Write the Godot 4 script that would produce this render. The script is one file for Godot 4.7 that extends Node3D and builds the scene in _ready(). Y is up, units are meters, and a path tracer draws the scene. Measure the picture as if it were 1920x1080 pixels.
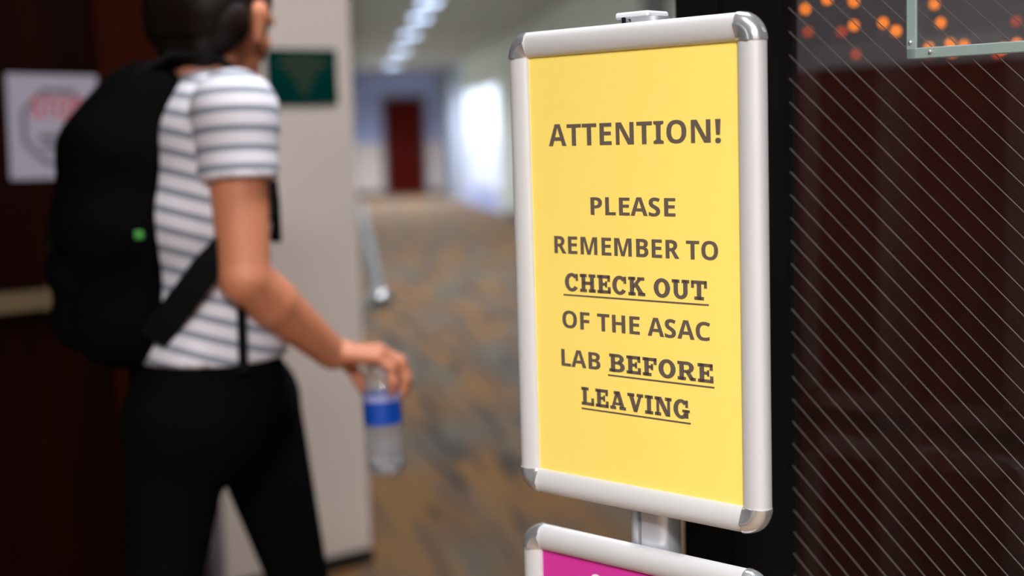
extends Node3D
# A hallway by a lab entrance: a snap-frame poster stand in focus, a walker with a backpack, a carpeted corridor behind.

const EYE := 1.32
const CEIL := 2.85
var M := {}
var names := {}

# ---------------------------------------------------------------- mesh building
class MB:
	var v := PackedVector3Array()
	var n := PackedVector3Array()
	var uv := PackedVector2Array()
	var ix := PackedInt32Array()
	func vert(p: Vector3, nn: Vector3, t := Vector2.ZERO) -> int:
		v.append(p); n.append(nn); uv.append(t)
		return v.size() - 1
	# flat polygon, turned so that it faces "out"
	func face(pts: Array, out: Vector3, uvs: Array = []) -> void:
		var nn: Vector3 = (pts[1] - pts[0]).cross(pts[2] - pts[0])
		if nn.length() < 1e-14 and pts.size() > 3:
			nn = (pts[2] - pts[0]).cross(pts[3] - pts[0])
		nn = nn.normalized()
		var rev := nn.dot(out) < 0.0
		if rev:
			nn = -nn
		var b := v.size()
		for k in pts.size():
			vert(pts[k], nn, uvs[k] if uvs.size() else Vector2(pts[k].x + pts[k].z, pts[k].y))
		for k in range(1, pts.size() - 1):
			if rev:
				ix.append_array([b, b + k, b + k + 1])
			else:
				ix.append_array([b, b + k + 1, b + k])
	func box(xf: Transform3D, size: Vector3, bev := 0.0) -> void:
		var h := size * 0.5
		var e: float = min(bev, min(h.x, min(h.y, h.z)) * 0.95)
		var c := xf.origin
		var pt := func(s: Vector3, ax: int) -> Vector3:
			var q := Vector3(s.x * (h.x - e), s.y * (h.y - e), s.z * (h.z - e))
			q[ax] = s[ax] * h[ax]
			return xf * q
		for ax in 3:
			var a2 := (ax + 1) % 3
			var a3 := (ax + 2) % 3
			for sg in [-1.0, 1.0]:
				var ps := []
				for q in [[-1, -1], [1, -1], [1, 1], [-1, 1]]:
					var s := Vector3.ZERO
					s[ax] = sg; s[a2] = q[0]; s[a3] = q[1]
					ps.append(pt.call(s, ax))
				var o := Vector3.ZERO
				o[ax] = sg
				face(ps, xf.basis * o)
			if e > 0.0:
				for q in [[-1, -1], [1, -1], [1, 1], [-1, 1]]:
					var s0 := Vector3.ZERO
					s0[a2] = q[0]; s0[a3] = q[1]; s0[ax] = -1
					var s1 := s0
					s1[ax] = 1
					var o2 := s0
					o2[ax] = 0
					face([pt.call(s0, a2), pt.call(s1, a2), pt.call(s1, a3), pt.call(s0, a3)], xf.basis * o2)
		if e > 0.0:
			for sx in [-1, 1]:
				for sy in [-1, 1]:
					for sz in [-1, 1]:
						var s := Vector3(sx, sy, sz)
						face([pt.call(s, 0), pt.call(s, 1), pt.call(s, 2)], xf.basis * s)
	# a surface through a grid of rows of points with smooth normals
	func grid(rows: Array, closed: bool, flip := false) -> void:
		var b := v.size()
		var nr := rows.size()
		var nc: int = rows[0].size()
		for r in nr:
			for c in nc:
				var cl: int = (c - 1 + nc) % nc if closed else max(c - 1, 0)
				var cr: int = (c + 1) % nc if closed else min(c + 1, nc - 1)
				var du: Vector3 = rows[r][cr] - rows[r][cl]
				var dv: Vector3 = rows[min(r + 1, nr - 1)][c] - rows[max(r - 1, 0)][c]
				var nn := du.cross(dv).normalized()
				if flip:
					nn = -nn
				vert(rows[r][c], nn, Vector2(float(c) / (nc - 1), float(r) / max(1, nr - 1)))
		for r in nr - 1:
			for c in (nc if closed else nc - 1):
				var c2 := (c + 1) % nc
				var i0 := b + r * nc + c
				var i1 := b + r * nc + c2
				var i2 := b + (r + 1) * nc + c2
				var i3 := b + (r + 1) * nc + c
				if flip:
					ix.append_array([i0, i1, i2, i0, i2, i3])
				else:
					ix.append_array([i0, i2, i1, i0, i3, i2])
	func disc(pts: Array, out: Vector3) -> void:
		var c := Vector3.ZERO
		for p in pts:
			c += p
		c /= pts.size()
		for k in pts.size():
			face([c, pts[k], pts[(k + 1) % pts.size()]], out)
	func tube(path: Array, rad, sides := 10, caps := true) -> void:
		var rows := []
		var prev := Vector3.ZERO
		for k in path.size():
			var t: Vector3 = (path[min(k + 1, path.size() - 1)] - path[max(k - 1, 0)]).normalized()
			var s := t.cross(Vector3.UP if abs(t.y) < 0.9 else Vector3.RIGHT).normalized()
			if prev != Vector3.ZERO:
				s = (prev - t * prev.dot(t)).normalized()
			prev = s
			var w := t.cross(s)
			var r: float = rad[k] if rad is Array else rad
			var row := []
			for j in sides:
				var a := TAU * j / sides
				row.append(path[k] + (s * cos(a) + w * sin(a)) * r)
			rows.append(row)
		grid(rows, true)
		if caps:
			disc(rows[0], path[0] - path[1])
			disc(rows[-1], path[-1] - path[-2])
	# flat strap: half width hw along side vectors, half thickness ht
	func ribbon(path: Array, sides: Array, hw: float, ht: float) -> void:
		var rows := []
		for k in path.size():
			var t: Vector3 = (path[min(k + 1, path.size() - 1)] - path[max(k - 1, 0)]).normalized()
			var s: Vector3 = sides[k] if sides.size() > 1 else sides[0]
			s = (s - t * s.dot(t)).normalized()
			var w := t.cross(s)
			var row := []
			for q in [[-1, -0.6], [-0.85, -1], [0.85, -1], [1, -0.6], [1, 0.6], [0.85, 1], [-0.85, 1], [-1, 0.6]]:
				row.append(path[k] + s * hw * q[0] + w * ht * q[1])
			rows.append(row)
		grid(rows, true)
		disc(rows[0], path[0] - path[1])
		disc(rows[-1], path[-1] - path[-2])
	# profile of [radius, height] turned about y
	func lathe(prof: Array, segs: int, xf: Transform3D) -> void:
		var rows := []
		for p in prof:
			var row := []
			for j in segs:
				var a := TAU * j / segs
				row.append(xf * Vector3(cos(a) * p[0], p[1], sin(a) * p[0]))
			rows.append(row)
		grid(rows, true, true)
	# closed 2D profile (Vector2 list, counter-clockwise) carried along a list of transforms (profile in each one's x, y)
	func carry(prof: Array, xfs: Array, caps := true) -> void:
		var nn := prof.size()
		for k in nn:
			var a: Vector2 = prof[k]
			var b: Vector2 = prof[(k + 1) % nn]
			var e0: Vector2 = (a - prof[(k - 1 + nn) % nn]).normalized()
			var e1 := (b - a).normalized()
			var e2: Vector2 = (prof[(k + 2) % nn] - b).normalized()
			var na := (e0 + e1).normalized() if e0.dot(e1) > 0.7 else e1
			var nb := (e1 + e2).normalized() if e1.dot(e2) > 0.7 else e1
			na = Vector2(na.y, -na.x); nb = Vector2(nb.y, -nb.x)
			var base := v.size()
			for x in xfs:
				vert(x * Vector3(a.x, a.y, 0), (x.basis * Vector3(na.x, na.y, 0)).normalized())
				vert(x * Vector3(b.x, b.y, 0), (x.basis * Vector3(nb.x, nb.y, 0)).normalized())
			for j in xfs.size() - 1:
				var i := base + j * 2
				# orientation check with the stored normal
				var gn: Vector3 = (v[i + 1] - v[i]).cross(v[i + 2] - v[i])
				if gn.length() < 1e-15:
					gn = (v[i + 1] - v[i]).cross(v[i + 3] - v[i])
				if gn.dot(n[i]) > 0:
					ix.append_array([i, i + 2, i + 1, i + 1, i + 2, i + 3])
				else:
					ix.append_array([i, i + 1, i + 2, i + 1, i + 3, i + 2])
		if caps:
			var tri := Geometry2D.triangulate_polygon(PackedVector2Array(prof))
			for side in 2:
				var x: Transform3D = xfs[0] if side == 0 else xfs[-1]
				var o: Vector3 = (xfs[0].origin - xfs[1].origin) if side == 0 else (xfs[-1].origin - xfs[-2].origin)
				for t in range(0, tri.size(), 3):
					var ps := []
					for q in 3:
						ps.append(x * Vector3(prof[tri[t + q]].x, prof[tri[t + q]].y, 0))
					face(ps, o)
	func mesh() -> ArrayMesh:
		var a := []
		a.resize(Mesh.ARRAY_MAX)
		a[Mesh.ARRAY_VERTEX] = v
		a[Mesh.ARRAY_NORMAL] = n
		a[Mesh.ARRAY_TEX_UV] = uv
		a[Mesh.ARRAY_INDEX] = ix
		var m := ArrayMesh.new()
		m.add_surface_from_arrays(Mesh.PRIMITIVE_TRIANGLES, a)
		return m

# ---------------------------------------------------------------- smooth bodies: tapered capsules joined by a smooth minimum, meshed as surface nets
# prim: [a, b, ra, rb, stretch]; cuts: [point, outward normal] planes that end the cloth
func body(mb: MB, prims: Array, cell: float, k: float, cuts: Array = [], uvf = null) -> void:
	var lo := Vector3.INF
	var hi := -Vector3.INF
	for p in prims:
		var r: float = max(p[2], p[3])
		var s: Vector3 = p[4] if p.size() > 4 else Vector3.ONE
		var e: Vector3 = s * r
		for q in [p[0], p[1]]:
			lo = lo.min(q - e); hi = hi.max(q + e)
	lo -= Vector3.ONE * cell * 3.0
	hi += Vector3.ONE * cell * 3.0
	var nx := int((hi.x - lo.x) / cell) + 2
	var ny := int((hi.y - lo.y) / cell) + 2
	var nz := int((hi.z - lo.z) / cell) + 2
	var d := PackedFloat32Array()
	d.resize(nx * ny * nz)
	d.fill(1.0)
	var pad := k + cell * 2.0
	for p in prims:
		var a: Vector3 = p[0]
		var b: Vector3 = p[1]
		var ra: float = p[2]
		var rb: float = p[3]
		var s: Vector3 = p[4] if p.size() > 4 else Vector3.ONE
		var inv := Vector3.ONE / s
		var ms: float = min(s.x, min(s.y, s.z))
		var e: Vector3 = s * max(ra, rb) + Vector3.ONE * pad
		var l: Vector3 = a.min(b) - e - lo
		var h: Vector3 = a.max(b) + e - lo
		var x0: int = max(0, int(l.x / cell)); var x1: int = min(nx - 1, int(h.x / cell) + 1)
		var y0: int = max(0, int(l.y / cell)); var y1: int = min(ny - 1, int(h.y / cell) + 1)
		var z0: int = max(0, int(l.z / cell)); var z1: int = min(nz - 1, int(h.z / cell) + 1)
		var ab: Vector3 = (b - a) * inv
		var l2: float = max(ab.length_squared(), 1e-9)
		for y in range(y0, y1 + 1):
			for z in range(z0, z1 + 1):
				var at := (y * nz + z) * nx
				for x in range(x0, x1 + 1):
					var q := (lo + Vector3(x, y, z) * cell - a) * inv
					var t := clampf(q.dot(ab) / l2, 0.0, 1.0)
					var di := ((q - ab * t).length() - lerpf(ra, rb, t)) * ms
					var o := d[at + x]
					var w := maxf(k - absf(o - di), 0.0)
					d[at + x] = minf(o, di) - w * w / (4.0 * k)
	for c in cuts:
		var c0: Vector3 = c[0]
		var cn: Vector3 = c[1]
		for y in ny:
			for z in nz:
				var at := (y * nz + z) * nx
				for x in nx:
					d[at + x] = maxf(d[at + x], (lo + Vector3(x, y, z) * cell - c0).dot(cn))
	var idx := PackedInt32Array()
	idx.resize(nx * ny * nz)
	idx.fill(-1)
	var sx := 1
	var sz := nx
	var sy := nx * nz
	for y in ny - 1:
		for z in nz - 1:
			var at := y * sy + z * sz
			for x in nx - 1:
				var i := at + x
				var d0 := d[i]
				if absf(d0) > cell * 2.5:
					continue
				var neg := d0 < 0.0
				var v8 := [d0, d[i + sx], d[i + sz], d[i + sx + sz], d[i + sy], d[i + sy + sx], d[i + sy + sz], d[i + sy + sx + sz]]
				var cross := false
				for q in range(1, 8):
					if (v8[q] < 0.0) != neg:
						cross = true
						break
				if not cross:
					continue
				var sum := Vector3.ZERO
				var cnt := 0
				for e in [[0, 1], [2, 3], [4, 5], [6, 7], [0, 2], [1, 3], [4, 6], [5, 7], [0, 4], [1, 5], [2, 6], [3, 7]]:
					var da: float = v8[e[0]]
					var db: float = v8[e[1]]
					if (da < 0.0) != (db < 0.0):
						var t := da / (da - db)
						var pa := Vector3(e[0] & 1, e[0] >> 2, (e[0] >> 1) & 1)
						var pb := Vector3(e[1] & 1, e[1] >> 2, (e[1] >> 1) & 1)
						sum += pa.lerp(pb, t)
						cnt += 1
				var f := sum / cnt
				var g := Vector3(
					(v8[1] + v8[3] + v8[5] + v8[7]) - (v8[0] + v8[2] + v8[4] + v8[6]),
					(v8[4] + v8[5] + v8[6] + v8[7]) - (v8[0] + v8[1] + v8[2] + v8[3]),
					(v8[2] + v8[3] + v8[6] + v8[7]) - (v8[0] + v8[1] + v8[4] + v8[5])).normalized()
				var P := lo + (Vector3(x, y, z) + f) * cell
				idx[i] = mb.vert(P, g, uvf.call(P) if uvf != null else Vector2(P.x, P.y))
	for y in range(1, ny - 1):
		for z in range(1, nz - 1):
			var at := y * sy + z * sz
			for x in range(1, nx - 1):
				var i := at + x
				var d0 := d[i]
				if absf(d0) > cell * 2.5:
					continue
				for ax in 3:
					var st: int = [sx, sy, sz][ax]
					var d1 := d[i + st]
					if (d0 < 0.0) == (d1 < 0.0):
						continue
					var u: int = [sy, sz, sx][ax]
					var w: int = [sz, sx, sy][ax]
					var q0 := idx[i]; var q1 := idx[i - u]; var q2 := idx[i - u - w]; var q3 := idx[i - w]
					if q0 < 0 or q1 < 0 or q2 < 0 or q3 < 0:
						continue
					if d0 < 0.0:
						mb.ix.append_array([q0, q2, q1, q0, q3, q2])
					else:
						mb.ix.append_array([q0, q1, q2, q0, q2, q3])

# ---------------------------------------------------------------- scene helpers
func numbered(called: String) -> String:
	if not names.has(called):
		names[called] = 0
		return called
	names[called] += 1
	return "%s_%03d" % [called, names[called]]

func tag(o: Node, label: String, category := "", group := "", kind := "") -> void:
	o.set_meta("label", label)
	if category: o.set_meta("category", category)
	if group: o.set_meta("group", group)
	if kind: o.set_meta("kind", kind)

func thing(called: String, label: String, category: String, xf := Transform3D.IDENTITY, group := "") -> Node3D:
	var o := Node3D.new()
	o.name = numbered(called)
	add_child(o)
	o.transform = xf
	tag(o, label, category, group)
	return o

func put(called: String, m: Mesh, mat: Material, parent: Node = self) -> MeshInstance3D:
	var o := MeshInstance3D.new()
	o.name = numbered(called) if parent == self else called
	o.mesh = m
	o.material_override = mat
	o.cast_shadow = GeometryInstance3D.SHADOW_CASTING_SETTING_ON
	parent.add_child(o, true)
	return o

func structure(called: String, m: Mesh, mat: Material, label: String) -> MeshInstance3D:
	var o := put(called, m, mat)
	tag(o, label, "", "", "structure")
	return o

func boxed(xf: Transform3D, size: Vector3, bev := 0.0) -> ArrayMesh:
	var b := MB.new()
	b.box(xf, size, bev)
	return b.mesh()

# a slab standing on the line p0 to p1 (plan x, z), thick on the side "back"
func slab(p0: Vector2, p1: Vector2, y0: float, y1: float, thick: float, back: Vector2) -> ArrayMesh:
	var dir := (p1 - p0).normalized()
	var nn := Vector2(dir.y, -dir.x)
	if nn.dot(back) < 0:
		nn = -nn
	var c := (p0 + p1) * 0.5 + nn * thick * 0.5
	var bs := Basis(Vector3(dir.x, 0, dir.y), Vector3.UP, Vector3(dir.x, 0, dir.y).cross(Vector3.UP))
	return boxed(Transform3D(bs, Vector3(c.x, (y0 + y1) * 0.5, c.y)), Vector3(p0.distance_to(p1), y1 - y0, thick))

func mat(called: String, col: Color, rough := 0.6, metal := 0.0) -> StandardMaterial3D:
	var m := StandardMaterial3D.new()
	m.resource_name = called
	m.albedo_color = col
	m.roughness = rough
	m.metallic = metal
	M[called] = m
	return m

func rgb(r: int, g: int, b: int) -> Color:
	return Color(r / 255.0, g / 255.0, b / 255.0)

func bump(m: StandardMaterial3D, freq: float, amount: float, scale: float, sd: int) -> void:
	var f := FastNoiseLite.new()
	f.seed = sd
	f.frequency = freq
	f.fractal_octaves = 3
	var t := NoiseTexture2D.new()
	t.width = 256; t.height = 256; t.seamless = true; t.noise = f
	m.heightmap_enabled = true
	m.heightmap_texture = t
	m.heightmap_scale = amount
	m.uv1_triplanar = true
	m.uv1_scale = Vector3.ONE * scale

# ================================================================= the scene
func _ready() -> void:
	# ---- camera
	var cam := Camera3D.new()
	cam.name = "camera"
	add_child(cam)
	var pitch := -0.1073
	var roll := -0.0303
	cam.transform = Transform3D(Basis(Vector3.RIGHT, pitch) * Basis(Vector3.BACK, roll), Vector3(0, EYE, 0))
	cam.near = 0.05
	cam.far = 200.0
	var at := CameraAttributesPhysical.new()
	at.frustum_focal_length = 59.26
	at.exposure_aperture = 2.9
	at.frustum_focus_distance = 1.34
	at.frustum_near = 0.05
	at.frustum_far = 200.0
	cam.attributes = at
	cam.fov = rad_to_deg(2.0 * atan(540.0 / 2667.0))
	cam.current = true
	# ---- sky and exposure
	var we := WorldEnvironment.new()
	we.name = "environment"
	var env := Environment.new()
	env.background_mode = Environment.BG_SKY
	var sm := ProceduralSkyMaterial.new()
	sm.sky_top_color = rgb(170, 195, 240)
	sm.sky_horizon_color = rgb(228, 240, 255)
	sm.ground_horizon_color = rgb(196, 205, 236)
	sm.ground_bottom_color = rgb(150, 155, 175)
	sm.energy_multiplier = 2.0
	var sk := Sky.new()
	sk.sky_material = sm
	env.sky = sk
	env.tonemap_mode = Environment.TONE_MAPPER_LINEAR
	env.tonemap_exposure = 1.25
	env.sdfgi_enabled = true
	env.ssao_enabled = true
	env.ssil_enabled = true
	we.environment = env
	add_child(we)
	# ---- the room's ceiling panels (position, turn, energy)
	panels = [
		[Vector3(0.1, CEIL, 1.2), 0.0, 12.5, "square ceiling light panel just behind the viewer, outside the view"],
		[Vector3(0.25, CEIL, -2.0), 0.0, 5.4, "square ceiling light panel between the stand and the walker, above the view"],
		[Vector3(0.6, CEIL, -3.7), 0.0, 3.4, "added unseen light panel at the mouth of the corridor, brightening the beige wall"],  # added lamp: lifts the beige wall without reaching the sleeve
		[Vector3(-1.6, CEIL, 2.6), 0.0, 2.2, "square ceiling light panel near the back wall of the hall"],
	]
	# recessed spots in front of the stand (position, energy)
	spot_lamps = [
		[Vector3(-0.62, CEIL, -0.42), 2.5, "round recessed spot nearest the yellow notice, above the view"],
		[Vector3(-0.30, CEIL, 0.10), 2.3, "round recessed spot above the viewer, outside the view"],
	]
	materials()
	room()
	corridor()
	lab()
	door_wall()
	stand()
	glass_things()
	walker()
	lamps()

var panels: Array
var spot_lamps: Array

# ---------------------------------------------------------------- materials
func materials() -> void:
	mat("wall_paint", rgb(232, 217, 205), 0.75)
	bump(M.wall_paint, 0.06, 0.04, 3.0, 3)
	mat("corridor_paint", rgb(220, 224, 212), 0.7)
	mat("corridor_paint_dim", rgb(150, 156, 168), 0.75)  # corridor paint darkened, in place of less light from the end lamp
	mat("end_wall_upper", rgb(188, 200, 245), 0.7)  # lilac half, left outside the warm window light painted below it
	mat("end_wall_warm_lit", rgb(244, 228, 216), 0.6)  # cream: warm window light on the lower half, put into the colour
	mat("ceiling_paint", rgb(180, 180, 172), 0.85)
	mat("black_metal", rgb(16, 15, 13), 0.55, 0.0)
	mat("baseboard", rgb(30, 24, 20), 0.6)
	mat("aluminium", rgb(211, 208, 206), 0.45, 0.15)
	mat("aluminium_pole", rgb(210, 211, 216), 0.32, 0.55)
	mat("chrome", rgb(232, 234, 236), 0.22, 0.8)
	mat("brass", rgb(150, 128, 96), 0.4, 0.6)
	mat("rail_metal", rgb(205, 208, 214), 0.3, 0.6)
	mat("yellow_paper", rgb(252, 222, 110), 0.6)
	mat("magenta_paper", rgb(204, 54, 148), 0.55)
	mat("ink", rgb(96, 80, 68), 0.75)
	mat("white_ink", rgb(240, 225, 235), 0.6)
	mat("white_paper", rgb(182, 174, 190), 0.8)  # greyed from white: shade over the doors put into the colour
	mat("grey_print", rgb(112, 108, 122), 0.8)
	mat("dark_print", rgb(70, 62, 62), 0.8)
	mat("red_print", rgb(205, 62, 72), 0.8)
	mat("green_plate", rgb(0, 56, 50), 0.6)
	M.green_plate.metallic_specular = 0.1
	mat("gold_print", rgb(82, 84, 60), 0.5)
	mat("plate_edge", rgb(66, 84, 44), 0.5)
	mat("skin", rgb(204, 130, 96), 0.55)
	M.skin.subsurf_scatter_enabled = true
	M.skin.subsurf_scatter_strength = 0.08
	mat("hair", rgb(26, 18, 14), 0.5)
	mat("eye_white", rgb(225, 220, 214), 0.2)
	mat("trousers", rgb(8, 9, 8), 0.9)
	bump(M.trousers, 0.03, 0.25, 2.0, 8)
	mat("pack_cloth", rgb(5, 5, 6), 0.9)
	bump(M.pack_cloth, 0.05, 0.2, 4.0, 9)
	mat("strap_cloth", rgb(8, 8, 8), 0.8)
	mat("green_tag", rgb(50, 135, 45), 0.5)
	mat("shoe", rgb(38, 38, 42), 0.7)
	mat("sole", rgb(215, 212, 205), 0.7)
	mat("label_blue", rgb(18, 78, 180), 0.4)
	mat("label_white", rgb(170, 170, 215), 0.4)
	mat("cap_white", rgb(222, 222, 226), 0.4)
	mat("panel_frame", rgb(220, 220, 216), 0.6)
	mat("wire_metal", rgb(98, 88, 80), 0.5, 0.2)
	mat("mullion_grey", rgb(120, 112, 116), 0.6)
	mat("lab_grey", rgb(84, 77, 79), 0.8)
	mat("bulb_cord", rgb(18, 24, 16), 0.7)
	for q in ["trousers", "pack_cloth", "strap_cloth", "hair", "black_metal", "carpet", "yellow_paper", "magenta_paper"]:
		if M.has(q):
			M[q].metallic_specular = 0.15 if q in ["trousers", "pack_cloth"] else 0.25
	var g := mat("glass", Color(0.92, 0.95, 0.94, 0.002), 0.03)
	g.metallic_specular = 0.32
	g.transparency = BaseMaterial3D.TRANSPARENCY_ALPHA
	var wg := mat("window_glass", Color(0.95, 0.97, 1.0, 0.01), 0.05)
	wg.transparency = BaseMaterial3D.TRANSPARENCY_ALPHA
	wg.metallic_specular = 0.1
	var ac := mat("acrylic", Color(0.5, 0.5, 0.5, 0.06), 0.1)
	ac.transparency = BaseMaterial3D.TRANSPARENCY_ALPHA
	var ab := mat("acrylic_border", Color(0.60, 0.67, 0.64, 0.9), 0.4)
	ab.transparency = BaseMaterial3D.TRANSPARENCY_ALPHA
	var bt := mat("bottle_plastic", Color(0.85, 0.85, 0.88, 0.2), 0.06)
	bt.transparency = BaseMaterial3D.TRANSPARENCY_ALPHA
	var wa := mat("water", Color(0.97, 0.98, 1.0, 0.02), 0.0)
	wa.transparency = BaseMaterial3D.TRANSPARENCY_ALPHA
	wa.refraction_enabled = true
	wa.refraction_scale = 0.033
	for q in [["lamp_panel", Color(0.97, 0.98, 1.0), 2.4], ["lamp_cool", Color(0.78, 0.86, 1.0), 3.4], ["bulb_orange", Color(1.0, 0.52, 0.04), 2.3], ["bulb_red", Color(0.9, 0.32, 0.12), 0.7]]:
		var m := mat(q[0], q[1], 0.4)
		m.emission_enabled = true
		m.emission = q[1]
		m.emission_energy_multiplier = q[2]
	# dark stained wood with a fine upright grain
	var f := FastNoiseLite.new()
	f.seed = 21; f.frequency = 0.02; f.fractal_octaves = 4
	var im := Image.create(256, 256, false, Image.FORMAT_RGB8)
	for y in 256:
		for x in 256:
			var a := f.get_noise_2d(x * 6.0, y * 0.35) * 0.5 + 0.5
			var b := f.get_noise_2d(x * 0.9 + 400.0, y * 0.12) * 0.5 + 0.5
			var t := clampf(a * 0.5 + b * 0.6, 0.0, 1.0)
			im.set_pixel(x, y, rgb(22, 6, 3).lerp(rgb(68, 18, 7), t * t))
	var wood := mat("wood", rgb(205, 190, 190), 0.6)
	wood.metallic_specular = 0.15
	wood.albedo_texture = ImageTexture.create_from_image(im)
	wood.uv1_triplanar = true
	wood.uv1_scale = Vector3(1.3, 0.8, 1.3)
	for y in 256:
		for x in 256:
			var a := f.get_noise_2d(x * 5.0 + 90.0, y * 0.3) * 0.5 + 0.5
			var b := f.get_noise_2d(x * 0.8 + 700.0, y * 0.1) * 0.5 + 0.5
			im.set_pixel(x, y, rgb(32, 8, 2).lerp(rgb(72, 22, 6), clampf(a * 0.5 + b * 0.6, 0.0, 1.0)))
	var wood2 := mat("wood_red", Color.WHITE, 0.5)
	wood2.metallic_specular = 0.15
	wood2.albedo_texture = ImageTexture.create_from_image(im)
	wood2.uv1_triplanar = true
	wood2.uv1_scale = Vector3(0.9, 0.6, 0.9)
	# far door, redder
	mat("door_red", rgb(84, 11, 2), 0.6)
	M.door_red.metallic_specular = 0.2
	# striped knit: one stripe to a unit of v
	var st := Image.create(8, 64, false, Image.FORMAT_RGB8)
	for y in 64:
		var k := smoothstep(0.0, 6.0, float(y) - 17.0) * (1.0 - smoothstep(0.0, 6.0, float(y) - 40.0))
		for x in 8:
			st.set_pixel(x, y, rgb(224, 219, 226).lerp(rgb(134, 139, 151), k))
	var sh := mat("striped_knit", Color.WHITE, 0.85)
	sh.albedo_texture = ImageTexture.create_from_image(st)
	# carpet: short streaks of brown, ochre, slate and teal
	var c1 := FastNoiseLite.new(); c1.seed = 5; c1.frequency = 1.0; c1.fractal_octaves = 3
	var c2 := FastNoiseLite.new(); c2.seed = 17; c2.frequency = 1.0; c2.fractal_octaves = 2
	var c3 := FastNoiseLite.new(); c3.seed = 40; c3.frequency = 1.0; c3.fractal_octaves = 2
	var W := 640
	var H := 1280
	var ci := Image.create(W, H, false, Image.FORMAT_RGB8)
	for y in H:
		for x in W:
			var X := x * 8.0 / W
			var Z := y * 16.0 / H
			var U := X - 0.2 * Z
			var a := c1.get_noise_2d(U * 8.0, Z * 0.6)
			var b := c2.get_noise_2d(U * 2.2, Z * 0.55)
			var d := c3.get_noise_2d(U * 10.0, Z * 0.8 + 60.0)
			if Z > 14.0:      # run over into the start of the next repeat
				var t := (Z - 14.0) / 2.0
				var Z2 := Z - 16.0
				var U2 := X - 0.2 * Z2
				a = lerpf(a, c1.get_noise_2d(U2 * 8.0, Z2 * 0.6), t)
				b = lerpf(b, c2.get_noise_2d(U2 * 2.2, Z2 * 0.55), t)
				d = lerpf(d, c3.get_noise_2d(U2 * 10.0, Z2 * 0.8 + 60.0), t)
			var col := rgb(120, 94, 72).lerp(rgb(144, 118, 92), clampf(a + 0.5, 0.0, 1.0))
			col = col.lerp(rgb(168, 116, 56), smoothstep(0.05, 0.45, b + a * 0.5) * 0.7)
			col = col.lerp(rgb(120, 118, 108), smoothstep(0.05, 0.45, -b + d * 0.45) * 0.8)
			col = col.lerp(rgb(70, 64, 60), smoothstep(0.22, 0.5, d - a * 0.3) * 0.75)
			ci.set_pixel(x, y, col)
	var cm := mat("carpet", rgb(240, 236, 226), 0.95)
	cm.albedo_texture = ImageTexture.create_from_image(ci)

# plan points
const CORNER := Vector2(-0.467, -4.36)          # end of the beige wall at the corridor
const DW := Vector2(0.769, -0.639)              # along the door wall, towards the corner
const DN := Vector2(0.639, 0.769)               # out of the door wall into the room
const CD := Vector2(-0.1108, -0.9938)           # down the corridor
const SU := Vector3(0.72711, 0, 0.68652)        # along the notice and the glass wall, to the right
const SN := Vector3(0.68652, 0, -0.72711)       # away from the viewer through the glass wall
const SC := Vector3(0.1147, 1.1865, -1.3542)    # middle of the yellow notice
func dpt(s: float) -> Vector2:                  # point on the door wall, s metres from the corner
	return CORNER - DW * s
func gpt(u: float, p := 0.25) -> Vector2:       # point on the glass wall
	var q := SC + SN * p + SU * u
	return Vector2(q.x, q.z)

# ---------------------------------------------------------------- room shell
func room() -> void:
	var fl := MB.new()
	var x0 := -8.0; var x1 := 6.5; var z0 := -34.5; var z1 := 7.5
	var uvq := func(x: float, z: float) -> Vector2: return Vector2((x + 4.0) / 8.0, (z + 3.4) / 16.0)
	fl.face([Vector3(x0, 0, z0), Vector3(x1, 0, z0), Vector3(x1, 0, z1), Vector3(x0, 0, z1)], Vector3.UP, [uvq.call(x0, z0), uvq.call(x1, z0), uvq.call(x1, z1), uvq.call(x0, z1)])
	fl.face([Vector3(x0, -0.2, z0), Vector3(x1, -0.2, z0), Vector3(x1, -0.2, z1), Vector3(x0, -0.2, z1)], Vector3.DOWN)
	for q in [[x0, z0, x1, z0, Vector3(0, 0, -1)], [x0, z1, x1, z1, Vector3(0, 0, 1)], [x0, z0, x0, z1, Vector3(-1, 0, 0)], [x1, z0, x1, z1, Vector3(1, 0, 0)]]:
		fl.face([Vector3(q[0], 0, q[1]), Vector3(q[2], 0, q[3]), Vector3(q[2], -0.2, q[3]), Vector3(q[0], -0.2, q[1])], q[4])
	structure("floor", fl.mesh(), M.carpet, "patterned carpet floor with ochre, brown and slate streaks")
	structure("ceiling", boxed(Transform3D(Basis.IDENTITY, Vector3(-0.75, CEIL + 0.1, -13.5)), Vector3(14.5, 0.2, 42.0)), M.ceiling_paint, "plain pale ceiling above the hall and corridor")
	# closing walls of the hall, behind the viewer
	var a := dpt(7.5)
	var b := a + DN * 5.0
	var e := gpt(6.0)
	structure("wall_back_left", slab(a, b, 0, CEIL, 0.2, -DW), M.wood, "dark wood wall at the far left end of the hall")
	structure("wall_back", slab(b, e, 0, CEIL, 0.2, Vector2(0, 1)), M.wall_paint, "beige wall behind the viewer")

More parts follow.
